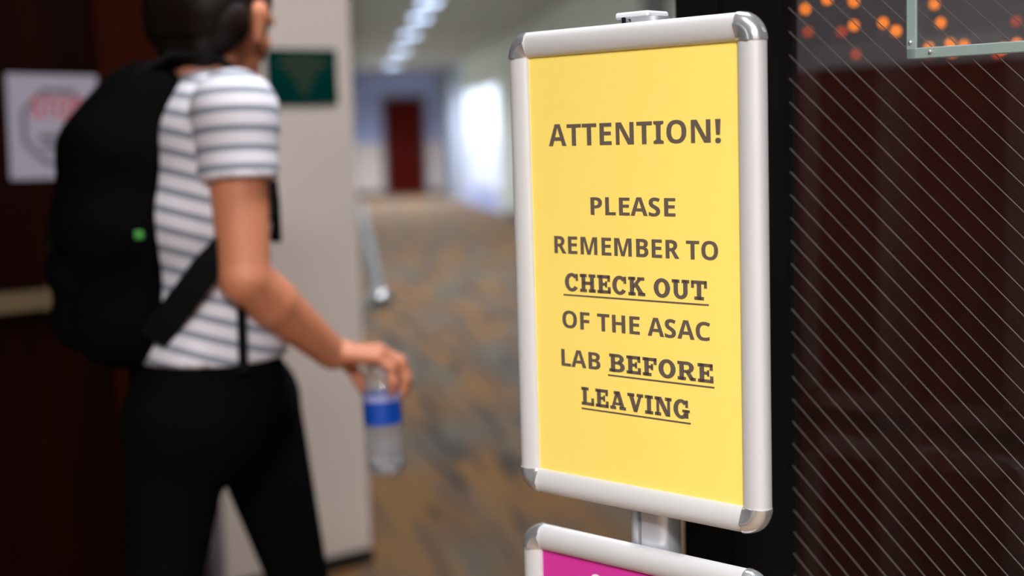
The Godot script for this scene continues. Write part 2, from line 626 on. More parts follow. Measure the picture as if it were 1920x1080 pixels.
func corridor() -> void:
	# left side of the corridor behind the beige corner
	var far_l := CORNER + CD * 29.3
	structure("wall_corridor_left", slab(CORNER, far_l, 0, CEIL, 0.16, Vector2(-1, 0)), M.corridor_paint, "pale wall along the left side of the corridor")
	# right side, ending in a corner
	var r1 := Vector2(-0.025, -23.74)
	var r0 := Vector2(1.357, -11.34)
	structure("wall_corridor_right", slab(r0 - (r1 - r0).normalized() * 1.5, r1, 0, CEIL, 0.2, Vector2(1, 0)), M.corridor_paint, "grey green wall along the right side of the corridor")
	structure("trim_1", slab(Vector2(1.31, -11.6), Vector2(1.20, -12.5), 0, CEIL, 0.12, Vector2(1, 0)), M.mullion_grey, "grey pilaster on the right corridor wall behind the stand")
	structure("baseboard_right", slab(Vector2(1.35, -11.3) - Vector2(0.015, 0), r1 - Vector2(0.015, 0), 0, 0.1, 0.02, Vector2(1, 0)), M.baseboard, "dark baseboard along the right corridor wall")
	# splayed wall with the bright window
	var s0 := r1
	var s1 := Vector2(-1.40, -32.04)
	var dir := (s1 - s0)
	var w0 := s0 + dir * 0.10
	var w1 := s0 + dir * 0.60
	var wt := 2.25
	var wb := 0.32
	structure("wall_window_near", slab(s0, w0, 0, CEIL, 0.05, Vector2(1, 0)), M.corridor_paint, "narrow pale pier before the bright corridor window")
	structure("wall_window_far", slab(w1, s1 + dir.normalized() * 1.4, 0, CEIL, 0.05, Vector2(1, 0)), M.corridor_paint_dim, "pale wall between the bright window and the end of the corridor")
	structure("wall_window_top", slab(w0, w1, wt, CEIL, 0.05, Vector2(1, 0)), M.corridor_paint, "pale wall above the bright corridor window")
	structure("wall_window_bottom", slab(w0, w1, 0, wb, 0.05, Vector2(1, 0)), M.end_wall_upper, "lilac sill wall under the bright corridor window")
	var win := Node3D.new()
	win.name = "window_2"
	add_child(win)
	tag(win, "bright daylit window at the far right of the corridor", "", "", "structure")
	var off := Vector2(0.012, 0)
	put("pane", slab(w0 + off, w1 + off, wb, wt, 0.012, Vector2(1, 0)), M.window_glass, win)
	put("window_frame", slab(w0 + off, w0 + off + dir.normalized() * 0.06, wb, wt, 0.03, Vector2(1, 0)), M.panel_frame, win)
	put("window_frame", slab(w1 + off - dir.normalized() * 0.06, w1 + off, wb, wt, 0.03, Vector2(1, 0)), M.panel_frame, win)
	put("window_frame", slab(w0 + off, w1 + off, wb, wb + 0.06, 0.03, Vector2(1, 0)), M.panel_frame, win)
	put("window_frame", slab(w0 + off, w1 + off, wt - 0.06, wt, 0.03, Vector2(1, 0)), M.panel_frame, win)
	var md := (w0 + w1) * 0.5 + off
	put("mullion", slab(md, md + dir.normalized() * 0.05, wb, wt, 0.03, Vector2(1, 0)), M.panel_frame, win)
	# the end wall with its red-brown door
	var ed := Vector2(0.9938, -0.1108)
	var ec := Vector2(-2.37, -33.05)
	var el := ec - ed * 2.2
	var er := ec + ed * 0.86
	structure("wall_end_lower", slab(el, er, 0, 1.22, 0.2, Vector2(0, -1)), M.end_wall_warm_lit, "lower part of the corridor end wall, warm window light painted as cream")
	structure("wall_end_upper", slab(el, er, 1.22, CEIL, 0.2, Vector2(0, -1)), M.end_wall_upper, "upper part of the corridor end wall, lilac where the painted light stops")
	structure("baseboard_end", slab(el + Vector2(0, 0.02), er + Vector2(0, 0.02), 0, 0.1, 0.03, Vector2(0, -1)), M.baseboard, "dark baseboard at the end of the corridor")
	var door := Node3D.new()
	door.name = "door_3"
	add_child(door)
	tag(door, "red brown wooden door at the end of the corridor", "", "", "structure")
	var fwd := Vector2(0, 0.05)
	put("leaf", slab(ec - ed * 0.45 + fwd, ec + ed * 0.45 + fwd, 0.0, 2.22, 0.05, Vector2(0, -1)), M.door_red, door)
	put("frame", slab(ec - ed * 0.52 + fwd * 1.2, ec - ed * 0.45 + fwd * 1.2, 0.0, 2.30, 0.06, Vector2(0, -1)), M.mullion_grey, door)
	put("frame", slab(ec + ed * 0.45 + fwd * 1.2, ec + ed * 0.52 + fwd * 1.2, 0.0, 2.30, 0.06, Vector2(0, -1)), M.mullion_grey, door)
	put("frame", slab(ec - ed * 0.45 + fwd * 1.2, ec + ed * 0.45 + fwd * 1.2, 2.22, 2.30, 0.06, Vector2(0, -1)), M.mullion_grey, door)
	var hb := MB.new()
	var hp := ec + ed * 0.38 + fwd * 2.0
	hb.tube([Vector3(hp.x, 1.0, hp.y), Vector3(hp.x, 1.0, hp.y + 0.05), Vector3(hp.x - 0.1, 1.0, hp.y + 0.06)], 0.012, 8)
	put("door_handle", hb.mesh(), M.brass, door)
	# handrail on the left corridor wall
	var rail := thing("handrail", "pale metal handrail along the left corridor wall past the beige corner", "handrail")
	var ra := CORNER + CD * 0.18 + Vector2(0.058, 0)
	var rb := CORNER + CD * 6.0 + Vector2(0.058, 0)
	var R := MB.new()
	var dir3 := Vector3(CD.x, 0, CD.y)
	var sd := Vector3.UP.cross(dir3)
	var prof := []
	for k in 20:
		var an := TAU * k / 20
		prof.append(Vector2(cos(an) * 0.02, sin(an) * 0.05))
	R.carry(prof, [Transform3D(Basis(sd, Vector3.UP, sd.cross(Vector3.UP)), Vector3(ra.x, 0.82, ra.y)), Transform3D(Basis(sd, Vector3.UP, sd.cross(Vector3.UP)), Vector3(rb.x, 0.82, rb.y))])
	put("rail", R.mesh(), M.rail_metal, rail)
	var E := MB.new()
	var ep := Vector3(ra.x, 0.805, ra.y)
	E.lathe([[0.0, -0.026], [0.03, -0.024], [0.044, -0.014], [0.048, 0.0], [0.044, 0.014], [0.03, 0.024], [0.0, 0.026]], 20, Transform3D(Basis(Vector3.RIGHT, PI / 2).scaled(Vector3(1, 0.8, 1)), ep))
	put("end_knob", E.mesh(), M.chrome, rail)
	for k in 4:
		var B := MB.new()
		var bp := CORNER + CD * (0.5 + k * 1.75)
		B.tube([Vector3(bp.x - 0.01, 0.74, bp.y), Vector3(bp.x + 0.045, 0.745, bp.y), Vector3(bp.x + 0.058, 0.775, bp.y)], 0.009, 8)
		put("bracket", B.mesh(), M.rail_metal, rail)
	# twin-lamp ceiling fittings down the corridor
	var spots := []
	var which := ["first twin-lamp ceiling light above the corridor mouth, outside the view", "second twin-lamp corridor light, above the view", "third twin-lamp corridor light, above the view", "fourth twin-lamp corridor light, above the view", "nearest twin-lamp corridor light in view, cut by the picture's top", "twin-lamp corridor light next beyond the one cut by the top", "third twin-lamp corridor light in view from the top", "lowest and last twin-lamp corridor light in view", "twin-lamp ceiling light by the red brown end door"]
	var spot_z := [6.4, 8.9, 11.3, 13.7, 16.2, 18.3, 21.2, 24.9, 29.5]
	for k in 9:
		spots.append([Vector2(-0.83 - 0.1108 * (spot_z[k] - 16.2), -spot_z[k]), which[k]])
	for s in spots:
		var t := thing("downlight", s[1], "ceiling light", Transform3D(Basis.IDENTITY, Vector3(s[0].x, CEIL, s[0].y)), "ceiling lights along the corridor")
		put("trim_plate", boxed(Transform3D(Basis.IDENTITY, Vector3(0, -0.006, 0)), Vector3(0.36, 0.012, 0.2), 0.004), M.panel_frame, t)
		for q in [-0.065, 0.065]:
			var L := MB.new()
			L.lathe([[0.0, -0.055], [0.03, -0.052], [0.052, -0.04], [0.06, -0.025], [0.06, -0.002]], 20, Transform3D(Basis.IDENTITY, Vector3(q, 0, 0)))
			put("lamp_lens", L.mesh(), M.lamp_cool, t)
		var o := SpotLight3D.new()
		o.name = "downlight_glow"
		o.light_color = Color(0.90, 0.93, 1.0)
		o.light_energy = [2.6, 3.4, 4.2, 4.0, 3.0, 3.0, 4.0, 8.0, 17.0][spots.find(s)]
		o.light_size = 0.06
		o.spot_range = 40.0
		o.spot_angle = 78.0
		o.spot_attenuation = 2.0
		o.shadow_enabled = true
		o.transform = Transform3D(Basis(Vector3.RIGHT, -PI / 2), Vector3(0, -0.08, 0))
		t.add_child(o)

# ---------------------------------------------------------------- glass wall and the dark room behind it
func lab() -> void:
	# upright black stiles left of the glass
	structure("trim_2", slab(gpt(-0.128), gpt(-0.071), 0, CEIL, 0.06, Vector2(SN.x, SN.z)), M.black_metal, "black jamb post at the edge of the corridor behind the stand")
	structure("trim_3", slab(gpt(-0.0705, 0.262), gpt(0.004, 0.262), 0, CEIL, 0.02, Vector2(SN.x, SN.z)), M.black_metal, "black stile between the jamb post and the wired glass")
	structure("trim_4", slab(gpt(0.004), gpt(1.0), 2.25, CEIL, 0.06, Vector2(SN.x, SN.z)), M.black_metal, "black header above the wired glass")
	structure("trim_5", slab(gpt(0.004), gpt(1.0), 0, 0.12, 0.06, Vector2(SN.x, SN.z)), M.black_metal, "black sill rail below the wired glass")
	structure("wall_right", slab(gpt(1.0), gpt(6.0), 0, CEIL, 0.2, Vector2(SN.x, SN.z)), M.wood, "dark wood wall right of the glass, outside the view")
	# side wall of the dark room, running back beside the corridor
	var j := gpt(-0.125, 0.31)
	structure("wall_lab_side", slab(j, Vector2(1.40, -11.2), 0, CEIL, 0.1, Vector2(1, 0)), M.wood, "side wall of the dark room along the corridor")
	# the wired pane
	var win := Node3D.new()
	win.name = "window_1"
	add_child(win)
	tag(win, "large dark pane of wired glass right of the stand", "", "", "structure")
	put("pane", slab(gpt(0.004, 0.275), gpt(1.0, 0.275), 0.12, 2.25, 0.006, Vector2(SN.x, SN.z)), M.glass, win)
	var o := SC + SN * 0.272
	o.y = 0.0
	var dirs := [[Vector2(0.735, -0.678), 0.0184, 0.00052]]
	for q in dirs:
		var dv: Vector2 = q[0]
		var nv := Vector2(-dv.y, dv.x)
		var span := []
		for cpt in [Vector2(0.006, 0.6), Vector2(0.36, 0.6), Vector2(0.36, 1.65), Vector2(0.006, 1.65)]:
			span.append(nv.dot(cpt))
		var k0 := int(ceil(span.min() / q[1]))
		var k1 := int(floor(span.max() / q[1]))
		for k in range(k0, k1 + 1):
			var cc: float = k * q[1]
			# clip the line nv.p = cc to the part of the pane in view
			var ts := []
			for ed in [[0, 0.006], [0, 0.36], [1, 0.6], [1, 1.65]]:
				var base := nv * cc
				var t: float = (ed[1] - base[ed[0]]) / dv[ed[0]]
				var p := base + dv * t
				if p.x > 0.0059 and p.x < 0.3601 and p.y > 0.5999 and p.y < 1.6501:
					ts.append(p)
			if ts.size() < 2 or ts[0].distance_to(ts[-1]) < 0.01:
				continue
			var b := MB.new()
			var A: Vector2 = ts[0]
			var B: Vector2 = ts[-1]
			b.tube([o + SU * A.x + Vector3.UP * A.y, o + SU * B.x + Vector3.UP * B.y], q[2], 6)
			put("wire", b.mesh(), M.wire_metal, win)
	# dark panelled wall of the room behind the glass
	var bw := 0.25 + 1.45
	structure("wall_lab_back", slab(gpt(-1.15, bw), gpt(2.2, bw), 0, CEIL, 0.15, Vector2(SN.x, SN.z)), M.lab_grey, "grey back wall of the dark room behind the glass")
	structure("wall_lab_right", slab(gpt(1.3, 0.3), gpt(1.3, bw), 0, CEIL, 0.15, Vector2(SU.x, SU.z)), M.wood, "right wall of the dark room behind the glass")
	var pn := Node3D.new()
	pn.name = "trim_6"
	add_child(pn)
	tag(pn, "dark wood panelling on the back wall behind the wired glass", "", "", "structure")
	for k in 9:
		var u0 := -1.12 + k * 0.16
		put("panel", slab(gpt(u0, bw - 0.03 - 0.005 * (k % 2)), gpt(u0 + 0.16, bw - 0.03 - 0.005 * (k % 2)), 0.0, 1.44, 0.03, Vector2(SN.x, SN.z)), M.wood_red, pn)
	put("rail", slab(gpt(-1.13, bw - 0.045), gpt(0.33, bw - 0.045), 0.69, 0.715, 0.045, Vector2(SN.x, SN.z)), M.wood_red, pn)
	# strings of small orange lamps in that room
	var sl := thing("string_lights", "string of small orange and red lamps glowing behind the wired glass", "string lights")
	var orange := [[0.6275, 1.5614, -3.0018], [0.6651, 1.5766, -2.9663], [0.7097, 1.5671, -2.9242], [0.7095, 1.5191, -2.9243], [0.7572, 1.5196, -2.8793], [0.7775, 1.5018, -2.8601], [0.837, 1.5472, -2.804], [0.8467, 1.5104, -2.7948], [0.829, 1.4639, -2.8115], [0.8612, 1.4692, -2.7811], [0.8644, 1.4537, -2.778], [0.8818, 1.4644, -2.7616], [0.9382, 1.4544, -2.7084], [0.9577, 1.4606, -2.69]]
	var red := [[0.689, 1.5083, -2.9436], [0.6318, 1.5139, -2.9977], [0.7128, 1.4611, -2.9212], [0.8282, 1.4536, -2.8123], [0.956, 1.5021, -2.6916], [0.9299, 1.4452, -2.7162]]
	var sph := SphereMesh.new()
	sph.radius = 0.006; sph.height = 0.013; sph.radial_segments = 12; sph.rings = 6
	var path := []
	for kind in 2:
		for p in (orange if kind == 0 else red):
			var bl := put("bulb", sph, M.bulb_orange if kind == 0 else M.bulb_red, sl)
			bl.position = Vector3(p[0], p[1], p[2])
			path.append(bl.position + Vector3(0, 0.008, 0) + SN * 0.006)
	path.sort_custom(func(a2: Vector3, b2: Vector3) -> bool: return a2.x < b2.x)
	var cb := MB.new()
	cb.tube(path, 0.0012, 5)
	put("cord", cb.mesh(), M.bulb_cord, sl)

# ---------------------------------------------------------------- the beige wall, the wooden doors and what hangs there
func door_wall() -> void:
	var back := -DN
	structure("wall_left", slab(dpt(0.525), CORNER, 0, CEIL, 0.2, back), M.wall_paint, "beige wall pier behind the walker, with the green plate")
	structure("baseboard_left", slab(dpt(0.525) + DN * 0.012, CORNER + DN * 0.012, 0, 0.045, 0.02, back), M.baseboard, "dark baseboard at the foot of the beige wall")
	structure("trim_7", slab(dpt(0.56) + DN * 0.03, dpt(0.525) + DN * 0.03, 0, 2.35, 0.15, back), M.mullion_grey, "grey brown door casing beside the beige wall")
	structure("wall_door_side", slab(dpt(0.80) - DN * 0.02, dpt(0.56) - DN * 0.02, 0, 2.35, 0.15, back), M.wood_red, "reddish wood side panel between the casing and the dark door")
	structure("wall_left_far", slab(dpt(7.7), dpt(2.72), 0, CEIL, 0.2, back), M.wood, "dark wood wall far left of the doors")
	structure("wall_left_top", slab(dpt(2.72), dpt(0.525), 2.35, CEIL, 0.2, back), M.wood, "dark wood transom above the doors")
	structure("wall_door_back", slab(dpt(2.8) - DN * 0.1, dpt(0.5) - DN * 0.1, 0, 2.4, 0.1, back), M.baseboard, "dark backing behind the closed doors")
	for k in 2:
		var d := Node3D.new()
		d.name = "door_%d" % (k + 1)
		add_child(d)
		tag(d, ["dark wood door with a push bar and the stop notice", "dark wood door leaf left of the one with the stop notice"][k], "", "", "structure")
		var s0 := 0.805 + k * 0.955
		put("leaf", slab(dpt(s0 + 0.945) - DN * 0.03, dpt(s0) - DN * 0.03, 0.01, 2.34, 0.05, back), M.wood, d)
		put("push_bar", slab(dpt(s0 + 0.86) + DN * 0.04, dpt(s0 + 0.12) + DN * 0.04, 0.905, 0.955, 0.03, back), M.brass, d)
		for q in [0.1, 0.83]:
			put("bar_mount", slab(dpt(s0 + q + 0.07) + DN * 0.03, dpt(s0 + q) + DN * 0.03, 0.885, 0.965, 0.062, back), M.brass, d)
	# unseen soffit added over the doors to shade them from the ceiling panels
	structure("ceiling_added_soffit", slab(dpt(4.6), dpt(0.58), 2.36, CEIL, 1.0, DN), M.wood, "added unseen soffit that shades the dark doors")
	# stop notice on the door
	var bs := Basis(Vector3(DW.x, 0, DW.y), Vector3.UP, Vector3(DN.x, 0, DN.y))
	var pc := dpt(0.915) - DN * 0.028
	var nt := thing("stop_notice", "white paper stop notice with grey octagon taped to the dark door", "notice", Transform3D(bs * Basis(Vector3.BACK, -0.02), Vector3(pc.x, 1.377, pc.y)))
	put("sheet", boxed(Transform3D(Basis.IDENTITY, Vector3(0, 0, 0.0)), Vector3(0.268, 0.274, 0.001)), M.white_paper, nt)
	var oc := MB.new()
	for k in 8:
		var a0 := TAU * (k + 0.5) / 8
		var a1 := TAU * (k + 1.5) / 8
		var o0 := Vector3(cos(a0) * 0.108, sin(a0) * 0.108, 0.0009)
		var o1 := Vector3(cos(a1) * 0.108, sin(a1) * 0.108, 0.0009)
		oc.face([o0, o1, o1 * Vector3(0.86, 0.86, 1), o0 * Vector3(0.86, 0.86, 1)], Vector3.BACK)
	put("octagon_outline", oc.mesh(), M.grey_print, nt)
	text(nt, "lettering", "STOP", "Droid Sans", 0.0, 0.022, 0.14, 0.056, 0.0009, M.red_print)
	for k in 2:
		put("print_line", boxed(Transform3D(Basis.IDENTITY, Vector3(0, -0.028 - k * 0.026, 0.0007)), Vector3(0.11 - k * 0.02, 0.012, 0.0006)), M.dark_print, nt)
	# green plate with faint gold lines of print
	var gc := dpt(0.178) + DN * 0.008
	var gp := thing("wall_plate", "dark green rectangular plate with faint gold print on the beige wall", "sign", Transform3D(bs, Vector3(gc.x, 1.508, gc.y)))
	put("plate", boxed(Transform3D.IDENTITY, Vector3(0.238, 0.162, 0.012), 0.003), M.green_plate, gp)
	var wds := [0.13, 0.17, 0.11, 0.07, 0.05, 0.03]
	for k in 6:
		put("print_line", boxed(Transform3D(Basis.IDENTITY, Vector3(0, 0.056 - k * 0.02, 0.0063)), Vector3(wds[k], 0.008, 0.0008)), M.gold_print, gp)

# one line of flat lettering fitted to a width and a cap height, centred on x
func text(parent: Node3D, called: String, words: String, font: String, x: float, base: float, width: float, cap: float, z: float, m: Material, bold := true) -> void:
	var f := SystemFont.new()
	f.font_names = PackedStringArray([font])
	f.font_weight = 700 if bold else 400
	var t := TextMesh.new()
	t.text = words
	t.font = f
	t.font_size = 64
	t.pixel_size = 0.01
	t.depth = 0.02
	t.curve_step = 1.0
	t.horizontal_alignment = HORIZONTAL_ALIGNMENT_LEFT
	var bb := t.get_aabb()
	var o := put(called, t, m, parent)
	var sx := width / bb.size.x
	var sy := cap / (bb.size.y if bb.size.y > 0.0 else 1.0)
	o.scale = Vector3(sx, sy, 0.01)
	o.position = Vector3(x - (bb.position.x + bb.size.x * 0.5) * sx, base - bb.position.y * sy, z)

# heavy slab letters, each drawn in a box one unit high; returns its width
func slab_letter(b: MB, ch: String, xf: Transform3D) -> float:
	var rects := []      # x0 y0 x1 y1
	var polys := []
	var arcs := []       # cx cy rx ry inner_rx inner_ry from to (degrees)
	var w := 0.9
	var st := 0.25       # stem
	var sf := 0.17       # slab
	match ch:
		"H":
			w = 1.0
			rects = [[0.1, 0, 0.1 + st, 1], [0.65, 0, 0.9, 1], [0, 0, 0.44, sf], [0, 1 - sf, 0.44, 1], [0.56, 0, 1, sf], [0.56, 1 - sf, 1, 1], [0.2, 0.41, 0.8, 0.59]]
		"E":
			w = 0.84
			rects = [[0.1, 0, 0.1 + st, 1], [0, 0, 0.82, sf], [0, 1 - sf, 0.8, 1], [0.3, 0.42, 0.58, 0.58], [0.66, 0, 0.84, 0.36], [0.64, 0.66, 0.81, 1], [0.5, 0.33, 0.62, 0.67]]
		"F":
			w = 0.8
			rects = [[0.1, 0, 0.1 + st, 1], [0, 0, 0.5, sf], [0, 1 - sf, 0.8, 1], [0.3, 0.42, 0.55, 0.58], [0.63, 0.64, 0.8, 1], [0.47, 0.33, 0.6, 0.67]]
		"L":
			w = 0.82
			rects = [[0.1, 0, 0.1 + st, 1], [0, 0, 0.82, sf], [0, 1 - sf, 0.48, 1], [0.64, 0, 0.82, 0.42]]
		"T":
			w = 0.88
			rects = [[0.315, 0, 0.565, 1], [0.17, 0, 0.71, sf], [0, 1 - sf, 0.88, 1], [0, 0.62, 0.16, 1], [0.72, 0.62, 0.88, 1]]
		"I":
			w = 0.5
			rects = [[0.125, 0, 0.375, 1], [0, 0, 0.5, sf], [0, 1 - sf, 0.5, 1]]
		"K":
			w = 1.02
			rects = [[0.1, 0, 0.1 + st, 1], [0, 0, 0.44, sf], [0, 1 - sf, 0.44, 1], [0.58, 0, 1.02, sf], [0.55, 1 - sf, 0.98, 1]]
			polys = [[[0.3, 0.34], [0.3, 0.58], [0.62, 0.95], [0.88, 0.95]], [[0.4, 0.5], [0.55, 0.68], [0.97, 0.08], [0.66, 0.08]]]
		"A":
			w = 1.0
			rects = [[0, 0, 0.38, sf], [0.58, 0, 1, sf], [0.3, 0.24, 0.7, 0.38], [0.24, 1 - sf, 0.6, 1]]
			polys = [[[0.08, 0.08], [0.25, 0.08], [0.55, 0.95], [0.36, 0.95]], [[0.36, 0.98], [0.62, 1.0], [0.93, 0.08], [0.66, 0.08]]]
		"V":
			w = 0.98
			rects = [[0, 1 - sf, 0.44, 1], [0.58, 1 - sf, 0.98, 1]]
			polys = [[[0.08, 0.92], [0.36, 0.92], [0.62, 0.02], [0.38, 0]], [[0.38, 0], [0.6, 0], [0.9, 0.92], [0.72, 0.92]]]
		"N":
			w = 1.02
			rects = [[0.1, 0, 0.27, 1], [0.75, 0, 0.92, 1], [0, 0, 0.38, sf], [0, 1 - sf, 0.32, 1], [0.62, 1 - sf, 1.02, 1]]
			polys = [[[0.1, 1], [0.4, 1], [0.92, 0], [0.66, 0]]]
		"O":
			w = 0.96
			arcs = [[0.48, 0.5, 0.48, 0.52, 0.2, 0.33, 0, 360]]
		"C":
			w = 0.88
			arcs = [[0.46, 0.5, 0.46, 0.52, 0.19, 0.34, 38, 325]]
			rects = [[0.7, 0.6, 0.86, 0.98]]
		"G":
			w = 0.96
			arcs = [[0.46, 0.5, 0.46, 0.52, 0.19, 0.34, 40, 330]]
			rects = [[0.7, 0.6, 0.86, 0.98], [0.66, 0.04, 0.88, 0.46], [0.52, 0.34, 0.96, 0.48]]
		"U":
			w = 1.0
			arcs = [[0.5, 0.36, 0.4, 0.38, 0.15, 0.2, 180, 360]]
			rects = [[0.1, 0.35, 0.35, 1], [0.65, 0.35, 0.9, 1], [0, 1 - sf, 0.44, 1], [0.56, 1 - sf, 1, 1]]
		"B":
			w = 0.92
			rects = [[0.1, 0, 0.1 + st, 1], [0, 0, 0.56, sf], [0, 1 - sf, 0.54, 1], [0.3, 0.43, 0.56, 0.58]]
			arcs = [[0.54, 0.29, 0.38, 0.29, 0.12, 0.13, -90, 90], [0.52, 0.745, 0.35, 0.255, 0.1, 0.1, -90, 90]]
		"R":
			w = 1.0
			rects = [[0.1, 0, 0.1 + st, 1], [0, 0, 0.46, sf], [0, 1 - sf, 0.54, 1], [0.3, 0.4, 0.56, 0.55], [0.72, 0, 1.0, sf]]
			arcs = [[0.52, 0.7, 0.38, 0.3, 0.12, 0.14, -90, 90]]
			polys = [[[0.42, 0.46], [0.68, 0.46], [0.94, 0.06], [0.68, 0.02]]]
	for r in rects:
		polys.append([[r[0], r[1]], [r[2], r[1]], [r[2], r[3]], [r[0], r[3]]])
	for p in polys:
		var ps := []
		for q in p:
			ps.append(xf * Vector3(q[0], q[1], 0))
		b.face(ps, xf.basis.z)
	for a in arcs:
		var segs := 28
		for k in segs:
			var t0 := deg_to_rad(lerpf(a[6], a[7], float(k) / segs))
			var t1 := deg_to_rad(lerpf(a[6], a[7], float(k + 1) / segs))
			b.face([
				xf * Vector3(a[0] + cos(t0) * a[2], a[1] + sin(t0) * a[3], 0), xf * Vector3(a[0] + cos(t1) * a[2], a[1] + sin(t1) * a[3], 0),
				xf * Vector3(a[0] + cos(t1) * a[4], a[1] + sin(t1) * a[5], 0), xf * Vector3(a[0] + cos(t0) * a[4], a[1] + sin(t0) * a[5], 0)], xf.basis.z)
	return w

func slab_text(parent: Node3D, words: String, x0: float, x1: float, base: float, cap: float, z: float, m: Material) -> void:
	var probe := MB.new()
	var total := 0.0
	for k in words.length():
		total += (0.3 if words[k] == " " else slab_letter(probe, words[k], Transform3D.IDENTITY)) + (0.1 if k < words.length() - 1 else 0.0)
	var sc := (x1 - x0) / total
	var b := MB.new()
	var x := x0
	for k in words.length():
		if words[k] == " ":
			x += 0.4 * sc
			continue
		x += (slab_letter(b, words[k], Transform3D(Basis.from_scale(Vector3(sc, cap, 1)), Vector3(x, base, z))) + 0.1) * sc
	put("lettering", b.mesh(), m, parent)

# ---------------------------------------------------------------- the poster stand
func stand() -> void:
	var bs := Basis(SU, Vector3.UP, -SN)
	var root := thing("poster_stand", "silver pole stand carrying two snap frames, one above the other", "sign stand", Transform3D(bs, Vector3(SC.x, 0, SC.z) + SN * 0.03))
	# in the stand's own axes: x right along the notice, y up, z towards the viewer; the notice plane is z = 0.03
	var hw := 0.1253
	var hh := 0.2095
	for k in 2:
		var cy: float = SC.y if k == 0 else SC.y - 0.5045
		var fr := Node3D.new()
		fr.name = "snap_frame"
		root.add_child(fr, true)
		fr.set_meta("label", "silver snap frame around the yellow notice" if k == 0 else "silver snap frame around the magenta notice")
		fr.position = Vector3(0, cy, 0.03)
		# cross-section: x outwards from the opening, y towards the viewer
		var prof := [Vector2(0.0, -0.009), Vector2(0.024, -0.009), Vector2(0.0252, -0.006), Vector2(0.0252, -0.002), Vector2(0.0244, 0.0018), Vector2(0.0224, 0.0044), Vector2(0.0192, 0.0064), Vector2(0.0154, 0.0074), Vector2(0.0112, 0.0074), Vector2(0.0072, 0.0064), Vector2(0.0036, 0.0048), Vector2(0.0008, 0.0028), Vector2(0.0, 0.0012)]
		for q in 4:
			var out: Vector3 = [Vector3.UP, Vector3.RIGHT, Vector3.DOWN, Vector3.LEFT][q]
			var along: Vector3 = [Vector3.RIGHT, Vector3.DOWN, Vector3.LEFT, Vector3.UP][q]
			var ho: float = [hh, hw, hh, hw][q]
			var hl: float = [hw, hh, hw, hh][q]
			var b := MB.new()
			var xb := Basis(out, Vector3.BACK, out.cross(Vector3.BACK))
			b.carry(prof, [Transform3D(xb, out * ho - along * hl), Transform3D(xb, out * ho + along * hl)])
			put("bar", b.mesh(), M.aluminium, fr)
			# chrome corner, the same section turned about the corner of the opening, with a raised bead
			var c := MB.new()
			var cp := out * ho + along * hl
			var xs := []
			for j in 13:
				var a := PI / 2 * j / 12.0
				var o2 := out * cos(a) + along * sin(a)
				xs.append(Transform3D(Basis(o2, Vector3.BACK, o2.cross(Vector3.BACK)), cp))
			var fat := []
			for p in prof:
				fat.append(Vector2(p.x * 1.03, p.y + (0.0006 if p.y > 0 else -0.0004)))
			fat[0].x = 0.0004; fat[-1].x = 0.0004
			# bead
			fat.insert(9, Vector2(0.0128, 0.0092)); fat.insert(9, Vector2(0.0142, 0.0096)); fat.insert(9, Vector2(0.0156, 0.0092))
			c.carry(fat, xs)
			put("corner_cap", c.mesh(), M.chrome, fr)
		put("back_panel", boxed(Transform3D(Basis.IDENTITY, Vector3(0, 0, -0.0055)), Vector3(hw * 2 + 0.03, hh * 2 + 0.03, 0.005)), M.black_metal, fr)
	# pole: flat-faced extrusion with a groove, behind the frames
	var pp := [Vector2(-0.024, -0.012), Vector2(-0.018, -0.018), Vector2(0.018, -0.018), Vector2(0.024, -0.012), Vector2(0.024, 0.006), Vector2(0.021, 0.011), Vector2(0.014, 0.014), Vector2(-0.004, 0.015), Vector2(-0.004, 0.006), Vector2(-0.008, 0.006), Vector2(-0.008, 0.0148), Vector2(-0.0185, 0.0125), Vector2(-0.024, 0.006)]
	var P := MB.new()
	var pbs := Basis(Vector3.RIGHT, Vector3.BACK, Vector3.RIGHT.cross(Vector3.BACK))
	var pz := 0.003
	P.carry(pp, [Transform3D(pbs, Vector3(0.0, 0.02, pz)), Transform3D(pbs, Vector3(0.0, SC.y + 0.2405, pz))])
	put("pole", P.mesh(), M.aluminium_pole, root)
	put("pole_cap", boxed(Transform3D(Basis.IDENTITY, Vector3(-0.003, SC.y + 0.2425, pz - 0.001)), Vector3(0.040, 0.0065, 0.034), 0.002), M.cap_white, root)
	var kb := MB.new()
	kb.box(Transform3D(Basis.IDENTITY, Vector3(-0.012, SC.y + 0.2375, pz + 0.0155)), Vector3(0.0035, 0.007, 0.003), 0.0005)
	put("cap_slot", kb.mesh(), M.black_metal, root)
	for y in [SC.y + 0.14, SC.y - 0.14, SC.y - 0.3645, SC.y - 0.6445]:
		put("clamp", boxed(Transform3D(Basis.IDENTITY, Vector3(0, y, 0.0185)), Vector3(0.04, 0.03, 0.007), 0.001), M.black_metal, root)
	put("base", boxed(Transform3D(Basis.IDENTITY, Vector3(0, 0.01, -0.005)), Vector3(0.36, 0.02, 0.32), 0.006), M.aluminium_pole, root)
	# the notices in the frames
	var yn := thing("yellow_notice", "yellow printed attention notice in the upper frame of the stand", "notice", Transform3D(bs, SC))
	put("sheet", boxed(Transform3D(Basis.IDENTITY, Vector3(0, 0, -0.0012)), Vector3(hw * 2 + 0.016, hh * 2 + 0.016, 0.0024)), M.yellow_paper, yn)
	var z := 0.0002
	text(yn, "lettering", "ATTENTION!", "Droid Sans", 0.0022, 0.1203, 0.2066, 0.0222, z, M.ink)
	text(yn, "lettering", "PLEASE", "Droid Sans", 0.0023, 0.0532, 0.1024, 0.0178, z, M.ink)
	text(yn, "lettering", "REMEMBER TO", "Droid Sans", 0.0016, 0.0144, 0.1980, 0.0176, z, M.ink)
	slab_text(yn, "CHECK OUT", -0.0846, 0.0878, -0.0228, 0.0178, z * 2, M.ink)
